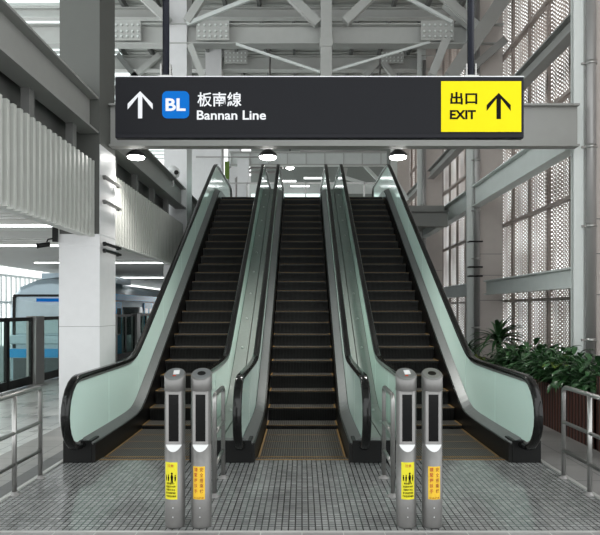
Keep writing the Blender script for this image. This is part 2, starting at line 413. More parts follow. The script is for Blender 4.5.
m.box(-2.9, 3.4, 24.5, 24.6, 7.93, 7.99); m.box(-2.9, 3.4, 24.5, 24.6, 7.44, 7.48); struct(m.build('upper_beam_stiffener_plate', 'truss'))
m = MB()
for x in (-2.9, -1.9, -.9, .1, 1.1, 2.1, 3.1): m.box(x, x+.05, 20.9, 20.95, 4.8, 6.0)
m.box(-2.9, 3.15, 20.9, 20.95, 5.95, 6.0); bl = m.build('landing_railing', 'steel', None); tag(bl, 'low steel railing at the back of the top landing behind the escalators', 'railing')
for j, (a, lab) in enumerate((((XZ(196, 151, 22)[0], XZ(270, 151, 22)[0], XZ(0, 157, 22)[1]), 'long grey conduit running left of the centre lamp under the upper beam'),
                   ((XZ(300, 151, 22)[0], XZ(380, 151, 22)[0], XZ(0, 151, 22)[1]), 'long grey conduit running right of the centre lamp over the upper beam'))):
    tag(MB().tube([(a[0], 22, a[2]), (a[1], 22, a[2]), (a[1], 22, 11.4)], .035, 8).build('conduit_pipe', 'pipe'), lab, 'pipe')
# upper level: wall, glazing, beams behind the escalators
struct(MB().box(-2.9, 3.4, 24.6, 24.9, 7.46, 7.95).build('upper_cross_beam', 'beam_pale'))
struct(MB().box(2.0, 6.0, 36, 36.2, 0, 11.4).box(-3.0, 2.0, 36, 36.2, 0, 5.2).box(-3.0, 2.0, 36, 36.2, 8.6, 11.4).build('wall_back', 'deck'))
struct(MB().box(-3.0, 2.0, 36.05, 36.08, 5.2, 8.6).build('window_1', 'gateglass'))
struct(MB().box(-6.0, -3.0, 36, 36.2, 3.2, 9.5).build('wall_back_left', 'col_white'))
m = MB(); m.box(-2.9, 4.2, 33, 33.1, 7.9, 8.4)
for k in range(6): m.box(-2.9+1.4*k, -2.84+1.4*k, 32.8, 32.9, 4.8, 6.9)
m.box(-2.9, 4.2, 32.8, 32.9, 6.2, 6.3); m.box(-2.9, 4.2, 32.8, 32.9, 5.7, 5.74)
struct(m.build('upper_window_frame', 'beam_pale'))
for i, (px, py, Y) in enumerate(((286, 181, 30), (314, 178, 30), (300, 186, 32))):
    x, z = XZ(px, py, Y); t = thing('ceiling_light', ['left', 'right', 'lowest'][i]+' of three bright lights above the top landing of the centre escalator', 'light', (x, Y, z), 'lights beyond the top landing')
    MB().box(-.5, .5, -.1, .1, 0, .05).build('housing', 'white', t); MB().box(-.48, .48, -.09, .09, -.02, 0).build('diffuser', 'tube', t)
struct(MB().box(-.2, .2, 21.8, 22.1, 4.8, 7.0).build('upper_column', 'col_white')); bpy.data.objects['upper_column'].location.x = -2.1
# white panel behind the left escalator head, with pipework
struct(MB().box(-5.5, -3.7, 26, 26.1, 3.3, 8.5).build('wall_upper_left', 'col_white'))
for i, (px, h) in enumerate(((228, 2.6), (236, 2.2), (244, 2.4))):
    x, z = XZ(px, 190, 25)
    tag(MB().tube([(x, 25, 4.8), (x, 25, 4.8+h), (x+.3, 25, 4.8+h+.25), (x+1.6, 25, 4.8+h+.25)], .05, 8).build('service_pipe', 'pipe'),
        ['thin grey service pipe beside the far white column above the left escalator', 'grey service pipe bent over above the middle of the left escalator head',
         'grey service pipe bent over at the right of the left escalator head'][i], 'pipe', 'pipes above the left escalator head')
tag(MB().box(-.09, .09, -.03, .03, 0, .7).build('yellow_notice', 'moss', None, (XZ(227, 175, 24.6)[0], 24.6, 6.9)), 'small yellow green notice high beside the far white column', 'notice')

# ------------------------------------------------------------------ escalators
SL = math.tan(math.radians(30)); Y0 = 8.63; TOPZ = 4.8; YF = 6.82; YE = 20.4
def soft(a, b, k=.05):                                           # smooth maximum
    d = a-b; return .5*(a+b+math.sqrt(d*d+k*k))
def prof_z(Y, off_flat, off_inc, k=.12):
    inc = (Y-Y0)*SL+off_inc
    lo = soft(off_flat, inc, k)
    return -soft(-lo, -(TOPZ+off_flat), k)
HF, HI = .95, .87
def hand(Y): return prof_z(Y, HF, HI)
def deckz(Y): return prof_z(Y, .27, .25)
def frange(a, b, n): return [a+(b-a)*i/n for i in range(n+1)]
YS = frange(6.6, 8.2, 4)[:-1]+frange(8.2, 9.4, 10)[:-1]+frange(9.4, 16.4, 10)[:-1]+frange(16.4, 17.8, 12)[:-1]+frange(17.8, YE, 4)
def hand_path():
    p = []
    cy, cz, r = 6.6, .575, .375
    p.append((7.0, .2))
    for i in range(0, 13):
        a = -PI/2 - PI*i/12
        p.append((cy+r*math.cos(a), cz+r*math.sin(a)))
    for Y in YS[1:]: p.append((Y, hand(Y)))
    ey, ez = YE, hand(YE)-r
    for i in range(1, 13):
        a = PI/2 - PI*i/12
        p.append((ey+r*math.cos(a), ez+r*math.sin(a)))
    return p
def sweep(m, path, sec, mi=0, smooth=True, caps=True):
    """sec: (x, n) points, swept along a path in the YZ plane"""
    rings = []
    for i, (y, z) in enumerate(path):
        a = path[max(0, i-1)]; c = path[min(len(path)-1, i+1)]
        ty, tz = c[0]-a[0], c[1]-a[1]; l = math.hypot(ty, tz) or 1; ty /= l; tz /= l
        ny, nz = -tz, ty
        rings.append([(x, y+ny*n, z+nz*n) for x, n in sec])
    m.rings(rings, mi, smooth, caps)
def vsweep(m, Ys, x0, x1, f0, f1, mi=0):
    m.rings([[(x0, y, f0(y)), (x1, y, f0(y)), (x1, y, f1(y)), (x0, y, f1(y))] for y in Ys], mi, False)
def rr(wd, ht, n=3, r=.018):
    out = []
    for sx, sy, a0 in ((1,1,0), (-1,1,90), (-1,-1,180), (1,-1,270)):
        for i in range(n+1):
            a = math.radians(a0+90*i/n); out.append((sx*(wd/2-r)+r*math.cos(a), sy*(ht/2-r)+r*math.sin(a)))
    return out
HP = hand_path()
def glass_rings(y):
    r = .375-.02
    if y < 6.6:
        d = math.sqrt(max(0, r*r-(6.6-y)**2)); return max(.26, .575-d), .575+d
    return deckz(y)-.01, hand(y)-.02
def make_escalator():
    t = thing('escalator', 'x', 'escalator', (0, YF, 0))
    def P(m, name, mats, par=t):
        o = m.build(name, mats, par, (0, -YF, 0) if par is t else (0, 0, 0)); return o
    for s in (-1, 1):
        xg = s*.66
        # handrail and its guide
        m = MB(); sweep(m, HP, [(xg+a, b) for a, b in rr(.092, .058, 3, .024)]); hr = P(m, 'handrail', 'rubber')
        m = MB(); sweep(m, HP[1:-1], [(xg+a, b-.040) for a, b in rr(.036, .026, 1, .004)], 0, False); P(m, 'handrail_guide', 'steel_soft')
        # glass in panels
        cuts = [6.245, 7.62, 9.0, 10.6, 12.2, 13.8, 15.4, 17.0, 18.7, YE+.1]
        for a, c in zip(cuts, cuts[1:]):
            n = 14; yy = frange(a+.006, c-.006, n); m = MB()
            m.rings([[(xg-.006, y, glass_rings(y)[0]), (xg+.006, y, glass_rings(y)[0]), (xg+.006, y, glass_rings(y)[1]), (xg-.006, y, glass_rings(y)[1])] for y in yy], 0, False)
            P(m, 'glass_panel', 'glass')
        # inner deck profile (sloping metal strip between glass and skirt)
        ys2 = [6.70]+YS[1:]
        m = MB()
        m.rings([[(xg+s*-.012, y, deckz(y)+.0), (s*.535, y, deckz(y)-.055), (s*.535, y, deckz(y)-.075), (xg-s*.012, y, deckz(y)-.03)] for y in ys2], 0, False)
        P(m, 'inner_deck', 'deckin')
        # skirt
        m = MB(); vsweep(m, [6.70, 6.842, 6.846]+ys2[1:], *sorted((s*.515, s*.552)), lambda y: .001 if y < 6.845 else deckz(y)-.55, lambda y: deckz(y)-.06)
        P(m, 'skirt_panel', 'skirt')
        # outer deck cover and side casing
        m = MB(); vsweep(m, ys2, *sorted((s*.672, s*.866)), lambda y: deckz(y)-.03, lambda y: deckz(y))
        P(m, 'outer_deck', 'deck')
        m = MB(); vsweep(m, ys2, *sorted((s*.845, s*.866)), lambda y: deckz(y)-1.25 if y > 9.2 else .0, lambda y: deckz(y)-.03)
        P(m, 'side_casing', 'deck')
        for k in range(13):
            y = 7.6+k*.8; m = MB(); z = deckz(y)
            m.tube([(s*.77, y, z-.005), (s*.77, y, z+.022)], [.022, .014], 10); P(m, 'anti_slide_knob', 'steel_light')
        # black plinth under the newel
        m = MB(); m.box(*sorted((s*.552, s*.866)), 6.69, 6.95, 0, .245)
        bevel(P(m, 'newel_plinth', 'black'), .008)
    # comb plate
    m = MB(); m.box(-.53, .53, 6.82, 6.845, -.02, .004, 1); m.box(-.53, .53, 6.845, 6.93, -.02, .002, 0)
    for i in range(60): m.box(-.5+i*.0168, -.5+i*.0168+.008, 6.93, 6.96, -.02, .002, 1)
    P(m, 'comb_plate', ['tread', 'yellowline'])
    # steps
    def stepmesh(flat=False):
        m = MB(); wdt = .5; d = .40 if flat else .36
        m.box(-wdt, wdt, 0, d, -.03, -.004, 1); m.box(-wdt, wdt, 0.001, d, -.004, 0, 0)                                  # tread
        m.box(-wdt+.03, wdt-.03, .0, .012, -.002, .0015, 2)              # yellow nose line
        for sx in (-1, 1): m.box(*sorted((sx*wdt, sx*(wdt-.022))), .0, d, -.002, .0022, 2)
        n = 6                                                               # curved riser
        if not flat:
            rings = []
            for i in range(n+1):
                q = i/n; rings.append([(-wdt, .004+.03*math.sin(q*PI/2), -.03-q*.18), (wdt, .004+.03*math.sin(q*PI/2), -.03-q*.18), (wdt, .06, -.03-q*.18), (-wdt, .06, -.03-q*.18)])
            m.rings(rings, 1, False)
        return m
    first = {}
    def place(Y, Z, flat):
        if flat not in first:
            o = stepmesh(flat).build('step', ['tread', 'riser', 'yellowline'], t, (0, Y-YF, Z)); first[flat] = o
        else:
            o = first[flat].copy(); COL.objects.link(o); o.location = (0, Y-YF, Z)
    for Y in (6.97, 7.37, 7.77): place(Y, 0, True)
    place(8.17, .002, True); place(8.60, .05, False)
    Y = 9.02
    while Y < 17.0: place(Y, (Y-Y0)*SL, False); Y += .35
    place(Y-.0, TOPZ, False); place(Y+.4, TOPZ, True); place(Y+.8, TOPZ, True)
    m = MB(); m.box(-.53, .53, Y+1.2, 18.9, TOPZ-.03, TOPZ+.003); P(m, 'top_landing_plate', 'steel_soft')
    # truss casing
    poly = [(6.84, -.12), (8.5, -.28), (17.1, 4.42), (18.5, 4.48), (18.5, 3.7), (17.0, 3.6), (11.0, .15), (9.6, -.6), (6.84, -.6)]
    m = MB(); n = len(poly)
    m.add([(-.84, y, z) for y, z in poly]+[(.84, y, z) for y, z in poly], [tuple(range(n)), tuple(range(2*n-1, n-1, -1))]+[(i, (i+1) % n, n+(i+1) % n, n+i) for i in range(n)])
    P(m, 'truss_casing', 'skirt')
    return t
esc = make_escalator()
ESC = [esc]
for i, (x, lab) in enumerate(((0, 'centre escalator of three, standing between the two others, black steps'),
                 (-1.745, 'left of the three escalators, pale green glass side next to the white column'),
                 (1.745, 'right of the three escalators, pale green glass side next to the planter'))):
    o = esc if i == 0 else copy_tree(esc)
    o.location.x = x; o['label'] = lab; o['group'] = 'escalators side by side'

# ------------------------------------------------------------------ text helper
FONTOK = None
def text_mesh(body, w_, h_, bold=0, thick=.0012):
    """mesh data of the words, centred, fitted to w_ x h_, lying in the XZ plane facing -Y"""
    cu = bpy.data.curves.new('lettering', 'FONT'); cu.body = body; cu.size = 1; cu.offset = bold; cu.extrude = 0; cu.resolution_u = 3
    ob = bpy.data.objects.new('lettering', cu); COL.objects.link(ob)
    dg = bpy.context.evaluated_depsgraph_get(); dg.update()
    me = bpy.data.meshes.new_from_object(ob.evaluated_get(dg)); bpy.data.objects.remove(ob)
    xs = [v.co.x for v in me.vertices]; ys = [v.co.y for v in me.vertices]
    cx, cy = (min(xs)+max(xs))/2, (min(ys)+max(ys))/2; sx, sy = w_/(max(xs)-min(xs)), h_/(max(ys)-min(ys))
    for v in me.vertices: v.co = Vector(((v.co.x-cx)*sx, 0, (v.co.y-cy)*sy))
    return me
def letter(body, w_, h_, mt, parent, loc, bold=0, name='lettering', R=None, ang=0):
    me = text_mesh(body, w_, h_, bold)
    if R:
        bm = bmesh.new(); bm.from_mesh(me)
        for v in bm.verts:
            a = v.co.x/R+ang; v.co = Vector((R*math.sin(a), -R*math.cos(a), v.co.z))
        bm.to_mesh(me); bm.free()
    me.materials.clear(); me.materials.append(M[mt])
    o = bpy.data.objects.new(name, me); COL.objects.link(o); o.parent = parent; o.location = loc
    return o

# ------------------------------------------------------------------ overhead sign
SY = 6.0; K = SY/F
sx0, sx1, sz0, sz1 = (115-302)*K, (524-302)*K, EYE+(309-137.8)*K, EYE+(309-77)*K
sg = thing('overhead_sign', 'long charcoal hanging direction sign with blue BL badge, white words and yellow EXIT panel', 'sign', ((sx0+sx1)/2, SY, sz0))
cxs = (sx0+sx1)/2
def SP(px, py): return ((px-302)*K-cxs, -.004, EYE+(309-py)*K-sz0)
W_, H_ = sx1-sx0, sz1-sz0
bevel(MB().box(-W_/2, W_/2, 0, .085, 0, H_).build('housing', 'signrim', sg), .006)
MB().box(-W_/2+.02, W_/2-.02, -.003, .01, .04, H_-.02).build('face_panel', 'signbody', sg)
MB().box(-W_/2, W_/2, -.006, .02, H_, H_+.008).build('top_strip', 'steel_light', sg)
a = SP(441, 132); c = SP(521, 81.5)
MB().box(a[0], c[0], -.008, .0, a[2], c[2]).build('yellow_panel', 'yellow', sg)['label'] = 'bright yellow lit exit panel'
def roundrect(x0, x1, z0, z1, r, y, d):
    pts = []
    for cx, cz, a0 in ((x1-r, z1-r, 0), (x0+r, z1-r, 90), (x0+r, z0+r, 180), (x1-r, z0+r, 270)):
        for i in range(7): q = math.radians(a0+15*i); pts.append((cx+r*math.cos(q), cz+r*math.sin(q)))
    return MB().rings([[(p, y, q) for p, q in pts], [(p, y+d, q) for p, q in pts]], 0, False)
a = SP(162.3, 118.6); c = SP(189.3, 91.4)
bd = roundrect(a[0], c[0], a[2], c[2], .05, -.008, .008).build('badge', 'badge', sg); bd['label'] = 'blue rounded square badge reading BL'
p = SP(175.8, 105); letter('BL', 20*K, 12.6*K, 'glyph', sg, (p[0], -.011, p[2]), .03)
p = SP(219.5, 99.6); letter('板南線', 44*K, 14.5*K, 'glyph', sg, (p[0], -.006, p[2]), .012)
p = SP(231.5, 115.3); letter('Bannan Line', 69*K, 9.4*K, 'glyph', sg, (p[0], -.006, p[2]), .018)
p = SP(463.5, 98.6); letter('出口', 27*K, 12.6*K, 'ink', sg, (p[0], -.011, p[2]), .03)
p = SP(462.6, 115); letter('EXIT', 26*K, 9.2*K, 'ink', sg, (p[0], -.011, p[2]), .036)
def arrow(pc, hw, h, th, mt, y):
    x, _, z = pc; m = MB()
    pts = [(0, h/2), (hw, h/2-hw), (hw, h/2-hw-th*1.35), (th/2, h/2-th*1.25), (th/2, -h/2), (-th/2, -h/2), (-th/2, h/2-th*1.25), (-hw, h/2-hw-th*1.35), (-hw, h/2-hw)]
    n = len(pts)
    m.add([(x+a, y, z+b) for a, b in pts]+[(x+a, y+.003, z+b) for a, b in pts],
          [(0, 1, 2, 3), (0, 3, 6), (0, 6, 7, 8), (3, 4, 5, 6)]+[(i, (i+1) % n, n+(i+1) % n, n+i) for i in range(n)])
    return m.build('arrow', mt, sg)
arrow(SP(140.3, 105), 12.5*K, 27*K, 4.2*K, 'glyph', -.007)['label'] = 'white upward arrow'
arrow(SP(498.4, 106.3), 12*K, 26*K, 4.4*K, 'ink', -.011)['label'] = 'black upward arrow on yellow'
for px in (165, 472):
    x = (px-302)*K-cxs
    m = MB(); m.tube([(x, .045, H_), (x, .045, 7.7)], .034, 16); m.build('hanger_pole', 'pole', sg)
    m = MB(); m.box(x-.07, x+.07, .01, .08, H_+.008, H_+.025)
    for s in (-1, 1):
        for z in (.05, .10): m.tube([(x+s*.06, .045, H_+z), (x+s*.03, .045, H_+z)], .012, 8)
        m.box(x+s*.045-.006, x+s*.045+.006, .02, .07, H_, H_+.14)
    m.build('pole_bracket', 'steel', sg)

# ------------------------------------------------------------------ high bay lamps
for i, (px, lab) in enumerate(((136, 'round hanging lamp over the left escalator side by the white column'),
                               (268, 'round hanging lamp over the gap between left and centre escalators'),
                               (398, 'round hanging lamp over the right escalator handrail'))):
    Y = 9.9; x, z = XZ(px, 157, Y)
    t = thing('hanging_lamp', lab, 'lamp', (x, Y, z), 'round lamps hanging behind the cross beam')
    m = MB(); m.rings([[(r*math.cos(2*PI*j/24), r*math.sin(2*PI*j/24), h) for j in range(24)] for r, h in ((.145, 0), (.15, .03), (.13, .06), (.06, .11), (.045, .2), (.0451, .21))]); m.build('shade', 'lamp_black', t)
    m = MB(); m.rings([[(r*math.cos(2*PI*j/24), r*math.sin(2*PI*j/24), h) for j in range(24)] for r, h in ((.138, .0), (.13, -.02), (.09, -.035), (.02, -.04))]); m.build('diffuser', 'lamp', t)
    MB().tube([(0, 0, .2), (0, 0, .42), (-.05, -.2, .62)], .02, 10).build('stem', 'lamp_black', t)
    ld = bpy.data.lights.new('lamp_light', 'SPOT'); ld.energy = 120; ld.spot_size = math.radians(140); ld.spot_blend = 1; ld.shadow_soft_size = .15; ld.color = (1, .98, .93)
    lo = bpy.data.objects.new('lamp_light', ld); COL.objects.link(lo); lo.parent = t; lo.location = (0, 0, -.06)
x, z = XZ(290, 168, 26)
t = thing('hanging_lamp', 'small distant round lamp hanging over the top of the centre escalator', 'lamp', (x, 26, z))
m = MB(); m.rings([[(r*math.cos(2*PI*j/20), r*math.sin(2*PI*j/20), h) for j in range(20)] for r, h in ((.18, 0), (.16, .06), (.06, .2), (.02, .9))]); m.build('shade', 'lamp_black', t); MB().tube([(0, 0, .9), (0, 0, 11.4-z)], .015, 8).build('stem', 'lamp_black', t)
ld = bpy.data.lights.new('lamp_light', 'SPOT'); ld.energy = 400; ld.spot_size = math.radians(150); ld.shadow_soft_size = .15
lo = bpy.data.objects.new('lamp_light', ld); COL.objects.link(lo); lo.parent = t; lo.location = (0, 0, -.08)
m = MB(); m.rings([[(r*math.cos(2*PI*j/20), r*math.sin(2*PI*j/20), h) for j in range(20)] for r, h in ((.17, 0), (.1, -.05), (.02, -.06))]); m.build('diffuser', 'lamp', t)

# ------------------------------------------------------------------ cameras and brackets on left columns
t = thing('security_camera', 'black security camera on a bracket at the top of the white cladded column', 'camera', (-3.62, 9.0, 2.72))
MB().box(-.02, .05, -.07, -.02, -.06, .16).build('bracket', 'black', t)
MB().tube([(0, 0, 0), (-.10, -.02, -.02), (-.12, -.02, -.06)], .012, 8).build('arm', 'black', t)
m = MB(); m.tube([(-.07, -.02, -.09), (-.22, -.08, -.12)], .035, 12); m.tube([(-.22, -.08, -.12), (-.24, -.088, -.124)], .04, 12); m.build('camera_body', 'black', t)
x, z = XZ(173, 173, 14.6)
t = thing('security_camera', 'white dome security camera mounted on the beam above the left escalator', 'camera', (x, 14.6, z-.14))
m = MB(); m.rings([[(r*math.cos(2*PI*j/20), r*math.sin(2*PI*j/20), h) for j in range(20)] for r, h in ((.05, .0), (.13, .05), (.16, .15), (.14, .24), (.06, .30), (.01, .31))]); m.build('housing', 'white', t)
m = MB(); m.tube([(.09, -.10, .13), (.12, -.16, .12)], [.055, .05], 14); m.build('lens', 'black', t)
MB().tube([(0, 0, 0), (0, .05, -.14), (-.4, .1, -.2)], .03, 8).build('mounting_arm', 'white', t)
t = thing('cable_bracket', 'row of four dark bracket rails across the inner side of the white column', 'bracket', (-2.93, 9.0, 2.5))
for z in (3.62, 3.26, 2.64, 2.54):
    m = MB(); m.bar((.035, -.04, z-2.5), (.035, .76, z-2.5), .045, .035); m.box(.0, .035, .02, .06, z-2.53, z-2.47); m.box(.0, .035, .66, .70, z-2.53, z-2.47)
    m.build('rail', 'steel_soft' if z > 3 else 'black', t)
# brackets on the right column
for i, (Y, lab) in enumerate(((15.7, 'dark valve brackets on the pale column behind the rosette plant'),)):
    t = thing('pipe_bracket', lab, 'bracket', (4.4, Y+.06, 2.4))
    for z in (.12, .35, 1.0): MB().tube([(-.13, .0, z), (-.13, -.15, z), (.2, -.15, z)], .022, 8).build('rail', 'black', t)

# ------------------------------------------------------------------ train and platform screen gates
tr = thing('metro_train', 'silver and blue metro train standing at the platform behind the white column', 'train', (-7.6, 18.5, -1.0))
def tsec(y, inset=0):
    h = [(-1.28, 0.35), (-1.30, 1.2), (-1.30, 2.6), (-1.24, 3.05), (-1.0, 3.42), (-.5, 3.62), (0, 3.68), (.5, 3.62), (1.0, 3.42), (1.24, 3.05), (1.30, 2.6), (1.30, 1.2), (1.28, .35)]
    return [(x*(1-inset), y, .35+(z-.35)*(1-inset*.6)) for x, z in h]
m = MB(); m.rings([tsec(0, .10), tsec(.12, .04), tsec(.5, .01), tsec(1.0), tsec(26)], 0, False); bevel(m.build('body', 'train_silver', tr), .03)
def fx(z): return 1.17
m = MB(); m.add([(-1.02, -.03, 1.95), (1.02, -.03, 1.95), (1.06, .0, 3.0), (.8, .02, 3.16), (-.8, .02, 3.16), (-1.06, 0, 3.0)], [(0, 1, 2, 3, 4, 5)]); m.build('windshield', 'shield', tr)
m = MB(); m.box(-1.1, 1.1, -.05, .02, 3.05, 3.12); m.box(-1.12, -1.04, -.04, .02, 1.5, 3.05); m.box(1.04, 1.12, -.04, .02, 1.5, 3.05); m.build('windshield_frame', 'black', tr)
m = MB(); m.box(-1.2, 1.2, -.08, .04, 1.62, 1.9); bevel(m.build('bumper', 'train_silver', tr), .03)
m = MB(); m.box(-1.22, 1.22, -.06, .3, 1.22, 1.48); m.build('front_stripe', 'train_blue', tr)
m = MB(); m.box(-1.1, 1.1, -.03, .2, .3, 1.2); m.build('front_skirt', 'train_dark', tr)
m = MB(); m.box(1.295, 1.315, .6, 26, 2.98, 3.2); m.build('roof_stripe', 'train_blue', tr)
m = MB(); m.box(-.9, .9, 1.5, 5.5, 3.6, 3.85); m.build('roof_unit', 'train_silver', tr)
m = MB(); m.box(-.75, .35, .01, .02, 2.95, 3.0); m.box(-.4, .4, -.045, -.03, 2.9, 3.0); m.build('destination_display', 'badge', tr)
for y in (2.2, 6.6, 11.0, 15.4, 19.8):
    for dy in (-.68, .0):
        d = MB().box(1.29, 1.32, y+dy, y+dy+.66, 1.0, 2.92).build('door', 'train_blue', tr)
        MB().box(1.32, 1.325, y+dy+.12, y+dy+.54, 1.8, 2.7).build('door_window', 'train_glass', d)
    MB().box(1.29, 1.315, y+.9, y+3.4, 1.75, 2.75).build('side_window', 'train_glass', tr)
yy = 11.3; gi = 0
for k in range(6):
    t = thing('platform_screen_gate', ['half height glass platform gate hidden furthest left, nearest of its row', 'second nearest half height glass platform gate, left of the white column', 'third half height glass platform gate, behind the white column', 'fourth half height glass platform gate, just right of the white column', 'fifth half height glass platform gate, in front of the blue train door', 'furthest half height glass platform gate, beside the escalator glass'][k], 'gate', (-6.0, yy, 0), 'platform gates along the track')
    bevel(MB().box(-.12, .1, 2.3, 2.75, 0, 1.52).build('post', 'pipe', t), .01)
    for a, c in ((.02, 1.14), (1.16, 2.28)):
        m = MB(); m.box(-.03, .03, a, c, 1.42, 1.5); m.box(-.03, .03, a, c, 0.02, .2); m.box(-.03, .03, a, a+.06, .2, 1.42); m.box(-.03, .03, c-.06, c, .2, 1.42)
        fr = m.build('gate_frame', 'black', t)
        MB().box(-.008, .008, a+.06, c-.06, .2, 1.42).build('glass_pane', 'gateglass', fr)
    yy += 2.78

# ------------------------------------------------------------------ railings
def railing(x, y0, y1, posts, label, flange=.0, near_open=False):
    t = thing('handrail_barrier', label, 'railing', (x, y1, 0), 'tubular steel railings')
    r = .0215; top = .905; cr = .06
    pts = []
    def arc(cy, cz, a0, a1): return [(0, cy+cr*math.cos(math.radians(a0+(a1-a0)*i/6))-y1, cz+cr*math.sin(math.radians(a0+(a1-a0)*i/6))) for i in range(7)]
    pts = [(0, 0, .0)] + arc(y1-cr, top-cr, 0, 90)
    if not near_open: pts += arc(y0+cr, top-cr, 90, 180) + [(0, y0-y1, 0)]
    else: pts += [(0, y0-y1, top)]
    MB().tube(pts, r, 14).build('top_rail', 'steel', t)
    for z in (.557, .274): MB().tube([(0, y0-y1, z), (0, 0, z)], r*.85, 12).build('rail', 'steel', t)
    for p in posts:
        if (p not in (y0, y1)) or near_open and p == y0: MB().tube([(0, p-y1, 0), (0, p-y1, top)], r, 14).build('post', 'steel', t)
        MB().rings([[(q*math.cos(2*PI*j/16), p-y1+q*math.sin(2*PI*j/16), h) for j in range(16)] for q, h in ((.055, 0), (.053, .008), (.026, .014), (.024, .03))]).build('base_flange', 'pipe', t)
    return t
railing(-2.60, 3.3, 6.09, [3.9, 4.45, 4.99, 5.54, 6.09], 'steel tube railing at the left edge next to the pale platform floor', near_open=True)
railing(2.60, 3.3, 6.09, [3.9, 4.45, 4.99, 5.54, 6.09], 'steel tube railing at the right edge in front of the wooden planter', near_open=True)
railing(-.785, 5.5, 6.1, [5.5, 6.1], 'short steel railing behind the left pair of sensor posts')
railing(.815, 5.5, 6.1, [5.5, 6.1], 'short steel railing behind the right pair of sensor posts')

